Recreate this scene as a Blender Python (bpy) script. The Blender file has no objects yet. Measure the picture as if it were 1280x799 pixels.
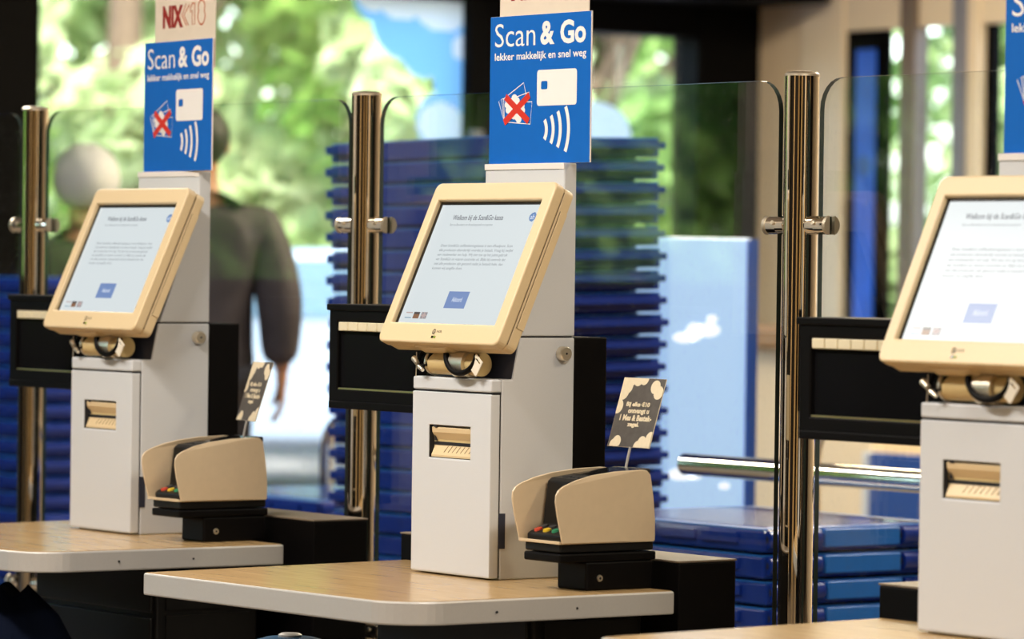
import bpy, bmesh, math, random
from mathutils import Vector, Matrix, noise
from math import sin, cos, pi, radians as R

# ------------------------------------------------------------------ camera, sky, sun, lamps, exposure
S = bpy.context.scene
C = S.collection
T = 0.74                                     # height of the counter tops above the floor

cam_d = bpy.data.cameras.new('camera')
cam = bpy.data.objects.new('camera', cam_d); C.objects.link(cam); S.camera = cam
YAW, PITCH, ROLL, FPX = -0.93767, 0.0133, 0.0132, 5175.25
fwd = Vector((sin(YAW)*cos(PITCH), cos(YAW)*cos(PITCH), -sin(PITCH)))
rgt = Vector((cos(YAW), -sin(YAW), 0)); upv = rgt.cross(fwd)
r2 = rgt*cos(ROLL)+upv*sin(ROLL); u2 = -rgt*sin(ROLL)+upv*cos(ROLL)
m = Matrix((r2, u2, -fwd)).transposed().to_4x4(); m.translation = Vector((6.0413, -4.217, 0.5492+T))
cam.matrix_world = m
cam_d.sensor_width = 36; cam_d.sensor_fit = 'HORIZONTAL'; cam_d.lens = FPX/1280*36
cam_d.clip_start = .1; cam_d.clip_end = 400
cam_d.dof.use_dof = True; cam_d.dof.focus_distance = 7.3; cam_d.dof.aperture_fstop = 4.6

w = bpy.data.worlds.new('world'); S.world = w; w.use_nodes = True
nt = w.node_tree; bg = nt.nodes['Background']
sky = nt.nodes.new('ShaderNodeTexSky'); sky.sky_type = 'NISHITA'; sky.sun_disc = False
sky.sun_elevation = R(48); sky.sun_rotation = R(120); sky.air_density = 1.0; sky.dust_density = 2.5
nt.links.new(sky.outputs[0], bg.inputs[0]); bg.inputs[1].default_value = 1.45

sd = bpy.data.lights.new('sun', 'SUN'); sd.energy = 10; sd.angle = R(1); sd.color = (1, .95, .86)
so = bpy.data.objects.new('sun', sd); C.objects.link(so)
so.rotation_euler = Vector((-.62, .30, -.72)).to_track_quat('-Z', 'Y').to_euler()
so.location = (0, 0, 12)

def lamp(x, y, z, sx, sy, e, col, rz=0):
    d = bpy.data.lights.new('ceiling_or_fill_lamp', 'AREA'); d.shape = 'RECTANGLE'; d.size = sx; d.size_y = sy
    d.energy = e; d.color = col
    o = bpy.data.objects.new('ceiling_or_fill_lamp', d); C.objects.link(o); o.location = (x, y, z); o.rotation_euler = (0, 0, rz)
    return o
WARM = (1, .82, .58); NEUT = (1, .93, .84)
lamp(.15, -1.9, 3.15, 1.5, .25, 112, NEUT)
lamp(-1.6, -1.8, 3.15, 1.2, .25, 34, NEUT)
lamp(3.9, -1.0, 3.15, .5, 1.6, 120, NEUT)
lamp(2.4, 1.4, 3.15, .3, .3, 45, WARM)
lamp(-.2, 3.2, 3.15, 1.6, .3, 70, NEUT)  # fill lamp added to brighten the crates behind the glass
lamp(-4.2, .3, 3.15, 1.6, .3, 85, NEUT)  # added fill for the left crate stack and the people
lamp(-3.5, 5.6, 3.15, 2.5, .3, 110, WARM)
lamp(-4.6, 4.9, 3.15, 1.2, 1.2, 170, WARM)  # extra light, placed to brighten the cream wall evenly
lamp(7.4, -3.0, 3.15, .3, 5.0, 90, WARM)  # added to light the right wall that the chrome mirrors
lamp(1.0, -7.3, 3.15, 6.0, .3, 90, WARM)  # added to light the front wall for the chrome reflections

S.view_settings.view_transform = 'Standard'; S.view_settings.look = 'None'
S.view_settings.exposure = 0.10; S.view_settings.gamma = 1; S.view_settings.use_curve_mapping = False
S.cycles.use_denoising = True
S.cycles.max_bounces = 10; S.cycles.transparent_max_bounces = 16; S.cycles.sample_clamp_indirect = 6
S.cycles.caustics_reflective = False; S.cycles.caustics_refractive = False

# ------------------------------------------------------------------ materials
def mat(name, col, rough=.5, metal=0, spec=.5, var=.06, scale=30, coat=0, emit=None, estr=1, bump=0):
    mt = bpy.data.materials.new(name); mt.use_nodes = True; n = mt.node_tree; p = n.nodes['Principled BSDF']
    p.inputs['Roughness'].default_value = rough; p.inputs['Metallic'].default_value = metal
    p.inputs['Specular IOR Level'].default_value = spec; p.inputs['Coat Weight'].default_value = coat
    p.inputs['Coat Roughness'].default_value = .08
    p.inputs['Base Color'].default_value = (*col, 1)
    if var:
        tc = n.nodes.new('ShaderNodeTexCoord'); no = n.nodes.new('ShaderNodeTexNoise')
        no.inputs['Scale'].default_value = scale; no.inputs['Detail'].default_value = 4
        n.links.new(tc.outputs['Object'], no.inputs['Vector'])
        mx = n.nodes.new('ShaderNodeMix'); mx.data_type = 'RGBA'
        mx.inputs[6].default_value = (*[c*(1-var) for c in col], 1); mx.inputs[7].default_value = (*[min(1, c*(1+var)) for c in col], 1)
        n.links.new(no.outputs['Fac'], mx.inputs[0]); n.links.new(mx.outputs[2], p.inputs['Base Color'])
        if bump:
            b = n.nodes.new('ShaderNodeBump'); b.inputs['Strength'].default_value = bump; b.inputs['Distance'].default_value = .002
            n.links.new(no.outputs['Fac'], b.inputs['Height']); n.links.new(b.outputs[0], p.inputs['Normal'])
    if emit:
        p.inputs['Emission Color'].default_value = (*emit, 1); p.inputs['Emission Strength'].default_value = estr
    return mt

M = {}
M['kiosk'] = mat('kiosk_grey', (.63, .65, .675), .42, var=.03, scale=400, bump=.05)
M['beige'] = mat('beige_plastic', (.72, .56, .33), .38, var=.03, scale=200)
M['beige_dark'] = mat('printer_beige', (.62, .47, .22), .45, var=.03, scale=200)
M['hood'] = mat('shield_beige', (.63, .50, .335), .33, var=.05, scale=60)
M['black'] = mat('black_lacquer', (.0025, .002, .002), .5, var=.1, spec=.1)
M['blackgloss'] = mat('black_gloss', (.006, .006, .007), .12, var=.1)
M['darkplastic'] = mat('dark_plastic', (.008, .0075, .007), .42, var=.1, spec=.2)
M['navygrey'] = mat('navy_grey', (.03, .035, .06), .4, var=.1)
M['gap'] = mat('dark_gap', (.01, .01, .012), .7, var=.1)
M['chrome'] = mat('chrome', (.90, .84, .74), .035, metal=1, var=.03, scale=20)
M['nickel'] = mat('nickel', (.86, .78, .63), .38, metal=1, var=.05, scale=80)
M['lightbar'] = mat('pale_bar', (.74, .66, .46), .45, var=.05)
M['plinth_top'] = mat('plinth_top', (.20, .155, .11), .5, var=.1)
M['warmglint'] = mat('warm_glint', (.85, .65, .32), .3, metal=1, var=.05)  # gold tone for a warm reflection on the scanner housing
M['edge'] = mat('counter_edge', (.55, .53, .50), .42, metal=.35, var=.05, scale=300)
M['white'] = mat('white_print', (.86, .83, .80), .5, var=.02)
M['signblue'] = mat('sign_blue', (.006, .125, .50), .5, var=.05, scale=40, spec=.15)
M['signcard'] = mat('sign_card', (.72, .62, .50), .55, var=.05, scale=40)
M['signedge'] = mat('sign_edge', (.80, .76, .72), .5, var=.02)
M['red'] = mat('red_print', (.62, .025, .01), .5, var=.05)
M['maroon'] = mat('maroon_print', (.30, .012, .006), .5, var=.05)
M['orange'] = mat('orange_print', (.50, .11, .03), .5, var=.05)
M['crate'] = mat('crate_blue', (.008, .034, .27), .25, var=.15, scale=25, coat=.3)
M['cratelight'] = mat('crate_light_blue', (.02, .17, .62), .32, var=.1, scale=25)
M['wallwarm'] = mat('warm_wall', (.75, .62, .44), .6, var=.04, scale=3)
M['cream'] = mat('cream_frame', (.76, .66, .50), .5, var=.04, scale=5)
M['frameblack'] = mat('black_frame', (.002, .002, .002), .6, var=.1, spec=.06)
M['brownpost'] = mat('brown_post', (.16, .125, .10), .5, var=.1)
M['bluegrey'] = mat('bluegrey_post', (.20, .21, .26), .5, var=.1)
M['ceil'] = mat('ceiling_white', (.62, .58, .52), .8, var=.03, scale=4)
M['floor'] = mat('floor_tile', (.22, .18, .14), .35, var=.1, scale=3)
M['shopwall'] = mat('shop_wall', (.80, .56, .26), .6, var=.1, scale=2)
M['darkpanel'] = mat('dark_panel', (.016, .012, .010), .6, var=.2, scale=4, spec=.2)  # near-black, mostly for unseen panels mirrored in chrome and glass
M['wood_ledge'] = mat('ledge_wood', (.30, .17, .07), .5, var=.2, scale=12)
M['cardgrey'] = mat('card_grey', (.085, .075, .066), .6, var=.45, scale=60)
M['cardcream'] = mat('card_cream', (.74, .64, .45), .6, var=.08, scale=150)
M['paperwhite'] = mat('tag_white', (.78, .72, .60), .6, var=.03)
M['keyred'] = mat('key_red', (.55, .06, .03), .4, var=.05)
M['keyyellow'] = mat('key_yellow', (.75, .52, .03), .4, var=.05)
M['keygreen'] = mat('key_green', (.03, .25, .12), .4, var=.05)
M['keygrey'] = mat('key_grey', (.05, .05, .05), .4, var=.05)
M['navycloth'] = mat('navy_cloth', (.003, .005, .013), .9, spec=.05, var=.3, scale=14, bump=.4)
M['bluelid'] = mat('blue_lid', (.01, .09, .20), .35, var=.1)
M['paleblue'] = mat('pale_blue', (.42, .62, .92), .4, var=.05, scale=5, emit=(.40, .60, .92), estr=.62)  # emission added to brighten the display board
M['deepblue'] = mat('deep_blue', (.02, .09, .42), .5, var=.1)
M['bannerblue'] = mat('banner_blue', (.02, .12, .75), .5, var=.35, scale=7)
M['displaywhite'] = mat('display_white', (.85, .88, .95), .5, var=.03, emit=(.85, .9, 1), estr=.8)  # glow added so the print does not turn dark
M['palegreyb'] = mat('pale_flag', (.72, .80, .92), .6, var=.05)
M['skin'] = mat('skin', (.45, .22, .12), .5, var=.1)
M['hair_grey'] = mat('hair_grey', (.84, .87, .97), .6, var=.3, scale=6)
M['hair_dark'] = mat('hair_dark', (.02, .016, .014), .6, var=.3)
M['jacket_dark'] = mat('jacket_dark', (.045, .036, .042), .7, var=.7, scale=9)
M['jacket_black'] = mat('jacket_black', (.012, .011, .012), .7, var=.4)
M['trousers'] = mat('trousers_dark', (.03, .03, .04), .8, var=.3)
M['brownstrap'] = mat('brown_strap', (.25, .11, .05), .7, var=.2)
M['grass'] = mat('lawn', (.12, .26, .05), .9, var=.4, scale=.8)
M['pave'] = mat('pavement', (.20, .19, .20), .8, var=.1, scale=2)
M['bark'] = mat('bark', (.10, .07, .045), .9, var=.3)
M['carpaint'] = mat('car_paint', (.22, .27, .34), .2, var=.02, coat=.8)
M['tyre'] = mat('tyre', (.015, .015, .016), .8)
M['carglass'] = mat('car_glass', (.10, .17, .24), .06, var=.02)
M['screen_black'] = mat('screen_border', (.004, .004, .004), .2, var=.02)
M['led'] = mat('led_green', (.10, .12, .01), .4, emit=(.35, .5, .02), estr=.35, var=0)
M['darkprint'] = mat('dark_print', (.05, .035, .02), .6, var=.05)
M['seam'] = mat('seam_brown', (.16, .11, .05), .7, var=.05)

def screen_mat(name, col, st):
    mt = bpy.data.materials.new(name); mt.use_nodes = True; n = mt.node_tree; p = n.nodes['Principled BSDF']
    p.inputs['Base Color'].default_value = (.02, .02, .02, 1); p.inputs['Roughness'].default_value = .25
    p.inputs['Emission Color'].default_value = (*col, 1); p.inputs['Emission Strength'].default_value = st
    return mt
M['lcd'] = screen_mat('lcd_white', (.72, .79, .81), .86)
M['lcd_text'] = screen_mat('lcd_text_dark', (.10, .11, .14), .9)
M['lcd_text2'] = screen_mat('lcd_text_grey', (.22, .24, .27), .9)
M['lcd_button'] = screen_mat('lcd_button_blue', (.16, .26, .52), .9)
M['lcd_white'] = screen_mat('lcd_button_text', (.62, .70, .85), .9)
M['lcd_brown'] = screen_mat('lcd_flag_brown', (.24, .11, .05), .9)
M['lcd_blk'] = screen_mat('lcd_flag_black', (.06, .05, .05), .9)
M['lcd_red'] = screen_mat('lcd_flag_pink', (.50, .38, .36), .9)
M['lcd_blue'] = screen_mat('lcd_flag_blue', (.30, .42, .50), .9)
M['lcd_logo'] = screen_mat('lcd_logo_blue', (.10, .22, .48), .9)

def wood_mat():
    mt = bpy.data.materials.new('counter_laminate'); mt.use_nodes = True; n = mt.node_tree; p = n.nodes['Principled BSDF']
    tc = n.nodes.new('ShaderNodeTexCoord'); mp = n.nodes.new('ShaderNodeMapping')
    mp.inputs['Scale'].default_value = (3, 34, 3); n.links.new(tc.outputs['Object'], mp.inputs[0])
    no = n.nodes.new('ShaderNodeTexNoise'); no.inputs['Scale'].default_value = 2.2; no.inputs['Detail'].default_value = 6
    n.links.new(mp.outputs[0], no.inputs[0])
    cr = n.nodes.new('ShaderNodeValToRGB'); cr.color_ramp.elements[0].position = .3; cr.color_ramp.elements[1].position = .72
    cr.color_ramp.elements[0].color = (.40, .255, .11, 1); cr.color_ramp.elements[1].color = (.51, .345, .165, 1)
    n.links.new(no.outputs[0], cr.inputs[0]); n.links.new(cr.outputs[0], p.inputs['Base Color'])
    p.inputs['Roughness'].default_value = .23; p.inputs['Specular IOR Level'].default_value = .5
    return mt
M['wood'] = wood_mat()

def glass_mat(name, tint, dirt=.0):
    mt = bpy.data.materials.new(name); mt.use_nodes = True; n = mt.node_tree
    for x in list(n.nodes): n.nodes.remove(x)
    out = n.nodes.new('ShaderNodeOutputMaterial'); tr = n.nodes.new('ShaderNodeBsdfTransparent'); gl = n.nodes.new('ShaderNodeBsdfGlossy')
    tr.inputs[0].default_value = (*tint, 1); gl.inputs['Roughness'].default_value = .02
    fr = n.nodes.new('ShaderNodeFresnel'); ge = n.nodes.new('ShaderNodeNewGeometry'); ir = n.nodes.new('ShaderNodeMapRange')
    ir.inputs[3].default_value = 1.5; ir.inputs[4].default_value = 1/1.5           # the same index seen from inside the sheet
    n.links.new(ge.outputs['Backfacing'], ir.inputs[0]); n.links.new(ir.outputs[0], fr.inputs[0])
    mx = n.nodes.new('ShaderNodeMixShader'); n.links.new(fr.outputs[0], mx.inputs[0]); n.links.new(tr.outputs[0], mx.inputs[1]); n.links.new(gl.outputs[0], mx.inputs[2])
    last = mx
    if dirt:
        tc = n.nodes.new('ShaderNodeTexCoord'); no = n.nodes.new('ShaderNodeTexNoise'); no.inputs['Scale'].default_value = 90; no.inputs['Detail'].default_value = 5
        n.links.new(tc.outputs['Object'], no.inputs[0])
        mr = n.nodes.new('ShaderNodeMapRange'); mr.inputs[1].default_value = .58; mr.inputs[2].default_value = .85; mr.inputs[4].default_value = dirt
        n.links.new(no.outputs[0], mr.inputs[0])
        df = n.nodes.new('ShaderNodeBsdfDiffuse'); df.inputs[0].default_value = (.8, .8, .78, 1)
        m2 = n.nodes.new('ShaderNodeMixShader'); n.links.new(mr.outputs[0], m2.inputs[0]); n.links.new(mx.outputs[0], m2.inputs[1]); n.links.new(df.outputs[0], m2.inputs[2]); last = m2
    n.links.new(last.outputs[0], out.inputs[0])
    return mt
M['glass'] = glass_mat('screen_glass', (.96, .98, .97), .05)
M['window'] = glass_mat('window_glass', (.95, .97, .96))
M['glassedge'] = mat('glass_edge', (.03, .05, .045), .2, var=.05)

def leaf_mat(name, a, b):
    mt = bpy.data.materials.new(name); mt.use_nodes = True; n = mt.node_tree
    for x in list(n.nodes): n.nodes.remove(x)
    out = n.nodes.new('ShaderNodeOutputMaterial'); df = n.nodes.new('ShaderNodeBsdfDiffuse'); tl = n.nodes.new('ShaderNodeBsdfTranslucent')
    ge = n.nodes.new('ShaderNodeNewGeometry'); no = n.nodes.new('ShaderNodeTexNoise'); no.inputs['Scale'].default_value = .9; no.inputs['Detail'].default_value = 3
    n.links.new(ge.outputs['Position'], no.inputs[0])
    cr = n.nodes.new('ShaderNodeValToRGB'); cr.color_ramp.elements[0].position = .38; cr.color_ramp.elements[1].position = .62
    cr.color_ramp.elements[0].color = (*a, 1); cr.color_ramp.elements[1].color = (*b, 1)
    n.links.new(no.outputs[0], cr.inputs[0]); n.links.new(cr.outputs[0], df.inputs[0]); n.links.new(cr.outputs[0], tl.inputs[0])
    mx = n.nodes.new('ShaderNodeMixShader'); mx.inputs[0].default_value = .45
    n.links.new(df.outputs[0], mx.inputs[1]); n.links.new(tl.outputs[0], mx.inputs[2]); n.links.new(mx.outputs[0], out.inputs[0])
    return mt
M['leaf'] = leaf_mat('leaf_green', (.10, .22, .04), (.30, .46, .12))
M['leaf2'] = leaf_mat('leaf_overexposed', (.24, .38, .13), (.56, .64, .38))  # paler greens imitate hazy, overexposed foliage in daylight

def decal_mat(name, col):
    mt = bpy.data.materials.new(name); mt.use_nodes = True; n = mt.node_tree
    for x in list(n.nodes): n.nodes.remove(x)
    out = n.nodes.new('ShaderNodeOutputMaterial'); df = n.nodes.new('ShaderNodeBsdfDiffuse'); tl = n.nodes.new('ShaderNodeBsdfTranslucent')
    df.inputs[0].default_value = (*col, 1); tl.inputs[0].default_value = (*col, 1)
    mx = n.nodes.new('ShaderNodeMixShader'); mx.inputs[0].default_value = .85
    n.links.new(df.outputs[0], mx.inputs[1]); n.links.new(tl.outputs[0], mx.inputs[2]); n.links.new(mx.outputs[0], out.inputs[0])
    return mt
M['decal_blue'] = decal_mat('decal_blue', (.30, .62, 1.0))
M['decal_white'] = decal_mat('decal_white', (.93, .95, 1.0))

# ------------------------------------------------------------------ mesh helpers
def obj(name, bm, mt, parent=None, bevel=0, seg=2, smooth=False, kind=None, label=None):
    me = bpy.data.meshes.new(name); bmesh.ops.recalc_face_normals(bm, faces=bm.faces)
    for e in bm.edges:
        if len(e.link_faces) == 2 and e.calc_face_angle() > R(42): e.smooth = False
    bm.to_mesh(me); bm.free()
    for x in (mt if isinstance(mt, (list, tuple)) else [mt]): me.materials.append(x)
    o = bpy.data.objects.new(name, me); C.objects.link(o)
    if parent: o.parent = parent
    if smooth:
        for p in me.polygons: p.use_smooth = True
    if bevel:
        b = o.modifiers.new('bevel', 'BEVEL'); b.width = bevel; b.segments = seg; b.limit_method = 'ANGLE'; b.angle_limit = R(35)
    if kind: o['kind'] = kind
    if label: o['label'] = label
    return o

def thing(name, label, cat, loc=(0, 0, 0), rz=0, group=None):
    o = bpy.data.objects.new(name, None); C.objects.link(o); o.empty_display_size = .05
    o.location = loc; o.rotation_euler = (0, 0, rz); o['label'] = label; o['category'] = cat
    if group: o['group'] = group
    return o

def tag(o, label, cat, group=None):
    o['label'] = label; o['category'] = cat
    if group: o['group'] = group
    return o

def dup(o, parent=None):
    c = o.copy(); C.objects.link(c)
    if parent: c.parent = parent
    for ch in list(o.children): dup(ch, c)
    return c

def NB(): return bmesh.new()

def box(bm, x0, x1, y0, y1, z0, z1, mi=0):
    v = [bm.verts.new((x, y, z)) for x in (x0, x1) for y in (y0, y1) for z in (z0, z1)]
    for f in ((0, 1, 3, 2), (4, 6, 7, 5), (0, 4, 5, 1), (2, 3, 7, 6), (0, 2, 6, 4), (1, 5, 7, 3)):
        bm.faces.new([v[i] for i in f]).material_index = mi

def B(x0, x1, y0, y1, z0, z1):
    bm = NB(); box(bm, x0, x1, y0, y1, z0, z1); return bm

def prism(bm, pts, axis, a0, a1, mi=0):
    def P(p, a):
        return (a, p[0], p[1]) if axis == 'x' else (p[0], a, p[1]) if axis == 'y' else (p[0], p[1], a)
    A = [bm.verts.new(P(p, a0)) for p in pts]; Bv = [bm.verts.new(P(p, a1)) for p in pts]; n = len(pts)
    bm.faces.new(A).material_index = mi; bm.faces.new(Bv[::-1]).material_index = mi
    for i in range(n): bm.faces.new((A[i], Bv[i], Bv[(i+1) % n], A[(i+1) % n])).material_index = mi

def tube(bm, pts, r, n=12, cap=True, mi=0):
    pts = [Vector(p) for p in pts]; rs = r if isinstance(r, (list, tuple)) else [r]*len(pts)
    t0 = (pts[1]-pts[0]).normalized(); ref = Vector((0, 0, 1)) if abs(t0.z) < .9 else Vector((1, 0, 0))
    u = t0.cross(ref).normalized(); rings = []
    for i, p in enumerate(pts):
        t = ((pts[min(i+1, len(pts)-1)]-pts[max(i-1, 0)])).normalized()
        u = (u-t*u.dot(t)).normalized(); v = t.cross(u)
        rings.append([bm.verts.new(p+(u*cos(2*pi*k/n)+v*sin(2*pi*k/n))*rs[i]) for k in range(n)])
    for a, b in zip(rings, rings[1:]):
        for k in range(n):
            f = bm.faces.new((a[k], a[(k+1) % n], b[(k+1) % n], b[k])); f.smooth = True; f.material_index = mi
    if cap: bm.faces.new(rings[0][::-1]).material_index = mi; bm.faces.new(rings[-1]).material_index = mi

def lathe(bm, prof, n=24, c=(0, 0, 0)):
    rings = [[bm.verts.new((c[0]+r*cos(2*pi*k/n), c[1]+r*sin(2*pi*k/n), c[2]+z)) for k in range(n)] for r, z in prof]
    for a, b in zip(rings, rings[1:]):
        for k in range(n): bm.faces.new((a[k], a[(k+1) % n], b[(k+1) % n], b[k])).smooth = True
    bm.faces.new(rings[0][::-1]); bm.faces.new(rings[-1])

def ellipsoid(bm, c, r, n=16, mn=10):
    c = Vector(c); rings = []
    for j in range(1, mn):
        a = pi*j/mn
        rings.append([bm.verts.new(c+Vector((r[0]*sin(a)*cos(2*pi*k/n), r[1]*sin(a)*sin(2*pi*k/n), r[2]*cos(a)))) for k in range(n)])
    t = bm.verts.new(c+Vector((0, 0, r[2]))); b = bm.verts.new(c-Vector((0, 0, r[2])))
    for A, D in zip(rings, rings[1:]):
        for k in range(n): bm.faces.new((A[k], D[k], D[(k+1) % n], A[(k+1) % n])).smooth = True
    for k in range(n):
        bm.faces.new((t, rings[0][k], rings[0][(k+1) % n])).smooth = True; bm.faces.new((b, rings[-1][(k+1) % n], rings[-1][k])).smooth = True

def arc(cx, cy, r, a0, a1, n=6): return [(cx+r*cos(a0+(a1-a0)*i/n), cy+r*sin(a0+(a1-a0)*i/n)) for i in range(n+1)]

def rrect(x0, x1, y0, y1, r, n=5):
    return arc(x1-r, y1-r, r, 0, pi/2, n)+arc(x0+r, y1-r, r, pi/2, pi, n)+arc(x0+r, y0+r, r, pi, 1.5*pi, n)+arc(x1-r, y0+r, r, 1.5*pi, 2*pi, n)

def ring_plate(bm, outer, inner, axis, a0, a1, mi=0):
    """plate with a hole; outer and inner have the same number of points"""
    def P(p, a):
        return (a, p[0], p[1]) if axis == 'x' else (p[0], a, p[1]) if axis == 'y' else (p[0], p[1], a)
    n = len(outer); V = [[bm.verts.new(P(p, a)) for p in L] for L in (outer, inner) for a in (a0, a1)]
    o0, o1, i0, i1 = V
    for k in range(n):
        j = (k+1) % n
        for q in ((o0[k], o0[j], i0[j], i0[k]), (o1[k], i1[k], i1[j], o1[j]), (o0[k], o1[k], o1[j], o0[j]), (i0[k], i0[j], i1[j], i1[k])):
            bm.faces.new(q).material_index = mi

def rect4(x0, x1, y0, y1): return [(x0, y0), (x1, y0), (x1, y1), (x0, y1)]

def text(bm, s, x0, x1, z0, z1, y, bold=0, depth=.0004, keep=False):
    """lettering on a plane facing -Y, stretched into the box x0..x1, z0..z1"""
    cu = bpy.data.curves.new('t', 'FONT'); cu.body = s; cu.size = 1; cu.offset = bold; cu.resolution_u = 3
    to = bpy.data.objects.new('t', cu); C.objects.link(to)
    me = bpy.data.meshes.new_from_object(to.evaluated_get(bpy.context.evaluated_depsgraph_get()))
    bpy.data.objects.remove(to); bpy.data.curves.remove(cu)
    xs = [v.co.x for v in me.vertices]; ys = [v.co.y for v in me.vertices]
    ax, bx, ay, by = min(xs), max(xs), min(ys), max(ys)
    sx = (x1-x0)/(bx-ax); sy = (z1-z0)/(by-ay)
    vs = [bm.verts.new((x0+(v.co.x-ax)*sx, y, z0+(v.co.y-ay)*sy)) for v in me.vertices]
    for p in me.polygons:
        try: bm.faces.new([vs[i] for i in p.vertices])
        except ValueError: pass
    bpy.data.meshes.remove(me)

def strip(bm, pts, wd, y, closed=False):
    """flat printed line of width wd in the plane facing -Y"""
    pts = [Vector((p[0], p[1])) for p in pts]; n = len(pts); L = []
    for i in range(n):
        a = pts[(i-1) % n] if (closed or i) else pts[i]; b = pts[(i+1) % n] if (closed or i < n-1) else pts[i]
        t = (b-a).normalized(); nn = Vector((-t.y, t.x))
        L.append((bm.verts.new((pts[i].x+nn.x*wd/2, y, pts[i].y+nn.y*wd/2)), bm.verts.new((pts[i].x-nn.x*wd/2, y, pts[i].y-nn.y*wd/2))))
    for i in range(n if closed else n-1):
        a, b = L[i], L[(i+1) % n]; bm.faces.new((a[0], b[0], b[1], a[1]))

def poly(bm, pts, y): bm.faces.new([bm.verts.new((p[0], y, p[1])) for p in pts])
def disc(bm, cx, cz, rx, rz, y, n=14): poly(bm, [(cx+rx*cos(2*pi*k/n), cz+rz*sin(2*pi*k/n)) for k in range(n)], y)
def struct(name, bm, mt, parent=None, **k): return obj(name, bm, mt, parent, kind='structure', **k)

# ------------------------------------------------------------------ the building
XL, YB, XR, YF, HC = -7.85, 7.25, 8.6, -8.5, 3.25
struct('floor', B(XL-.3, XR+.3, YF-.3, YB+.3, -.2, 0), M['floor'])
struct('ceiling', B(XL-.3, XR+.3, YF-.3, YB+.3, HC, HC+.2), M['ceil'])
struct('wall_right', B(XR, XR+.2, YF, YB, 0, HC), M['shopwall'])
struct('wall_front', B(XL, XR, YF-.2, YF, 0, HC), M['shopwall'])

# left wall: glazing in black frames
def frame(n, y0, y1, z0, z1, mt='frameblack', x0=XL-.12, x1=XL+.06):
    return struct('trim_%d' % n, B(x0, x1, y0, y1, z0, z1), M[mt], bevel=.01)
frame(1, 3.00, 3.685, 0, HC)
frame(2, 5.705, 5.95, 0, HC)
frame(3, 6.905, 7.25, 0, HC)
frame(4, 3.685, 5.705, 1.632+T, HC)
frame(5, 5.95, 6.905, 1.53+T, HC)
frame(6, 3.685, 6.905, 0, .10)
struct('trim_7', B(XL+.06, XL+.62, 5.72, 7.18, 1.665+T, 1.665+T+.32), M['frameblack'], bevel=.02)      # door operator box
struct('trim_8', B(XL+.06, XL+.10, 5.70, 5.745, .1, 1.10+T), M['bluegrey'])
struct('window_1', B(XL-.02, XL-.008, 3.685, 5.705, .10, 1.632+T), M['window'])
struct('window_2', B(XL-.02, XL-.008, 5.95, 6.905, .10, 1.53+T), M['window'])
# unseen glazing farther along, added to mirror as a veil in the panels
frame(9, YF, -7.4, 0, HC); frame(10, -5.25, -5.05, 0, HC); frame(11, -2.7, 3.0, 0, HC, 'darkpanel')
frame(12, -7.4, -2.7, 2.6, HC); frame(13, -7.4, -2.7, 0, .10)
struct('wall_left', B(XL-.2, XL, -7.4, -2.7, .10, 1.22), M['darkpanel'])  # unseen sill wall, dark so the lower glass mirrors little
struct('window_3', B(XL-.02, XL-.008, -7.4, -5.25, 1.22, 2.6), M['window'])
struct('window_4', B(XL-.02, XL-.008, -5.05, -2.7, 1.22, 2.6), M['window'])
# walls behind the camera: dark panels added for stripes mirrored in the chrome posts
for k, (y0, y1) in enumerate(((-8.4, -7.2), (-5.0, -2.2), (-.9, 2.6), (3.6, 7.2))):
    struct('trim_%d' % (30+k), B(XR-.30, XR, y0, y1, 0, 3.0), M['darkpanel'], bevel=.01)
for k, (x0, x1) in enumerate(((7.0, 8.2), (1.2, 4.6), (-4.6, .2), (-7.8, -5.6))):
    struct('trim_%d' % (40+k), B(x0, x1, YF, YF+.30, 0, 3.0), M['darkpanel'], bevel=.01)

# back wall: cream, three tall narrow openings
def wb(n, x0, x1, z0, z1, mt='wallwarm', y0=YB, y1=YB+.05):
    return struct(n, B(x0, x1, y0, y1, z0, z1), M[mt], bevel=.006)
ZH = 1.55+T
wb('wall_back', XL-.1, -7.50, 0, HC)
wb('trim_14', -7.50, -7.226, 0, HC, 'cream', YB-.02)
wb('trim_15', -7.226, -6.855, ZH, HC, 'cream', YB-.01)
wb('trim_16', -6.855, -6.763, 0, HC, 'brownpost', YB-.03)
wb('trim_17', -6.763, -6.535, ZH, HC, 'cream', YB-.01)
wb('trim_18', -6.535, -6.455, 0, HC, 'bluegrey', YB-.03)
wb('trim_19', -6.455, -6.386, 0, HC, 'cream', YB-.02)
wb('trim_20', -6.386, -5.6, ZH, HC, 'cream', YB-.01)
wb('wall_back', -5.6, XR, 0, HC)
for i, (a, b) in enumerate(((-7.226, -6.855), (-6.763, -6.535), (-6.386, -5.6))):
    struct('window_%d' % (5+i), B(a, b, YB+.028, YB+.034, .05, ZH), M['window'])
    struct('trim_%d' % (21+i), B(a, b, YB, YB+.05, 0, .05), M['cream'])
wb('trim_24', -7.226, -6.955, .05, ZH, 'frameblack', YB+.005, YB+.025)
wb('trim_25', -6.386, -6.335, .05, ZH, 'frameblack', YB+.02, YB+.06)

# narrow blue banner hanging in front of the black panel
t = thing('hanging_banner', 'narrow black and blue banner hanging against the dark panel by the cream wall', 'banner', (-7.075, YB-.012, 0))
obj('cloth', B(-.058, .058, -.012, .0, .02, ZH-.08), M['bannerblue'], t)
obj('bar', B(-.07, .07, -.016, .004, ZH-.08, ZH-.05), M['black'], t)
bm = NB(); poly(bm, arc(0, 1.62+.1, .045, 0, 2*pi, 16)[:-1], -.0135); obj('emblem', bm, M['deepblue'], t)

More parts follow.
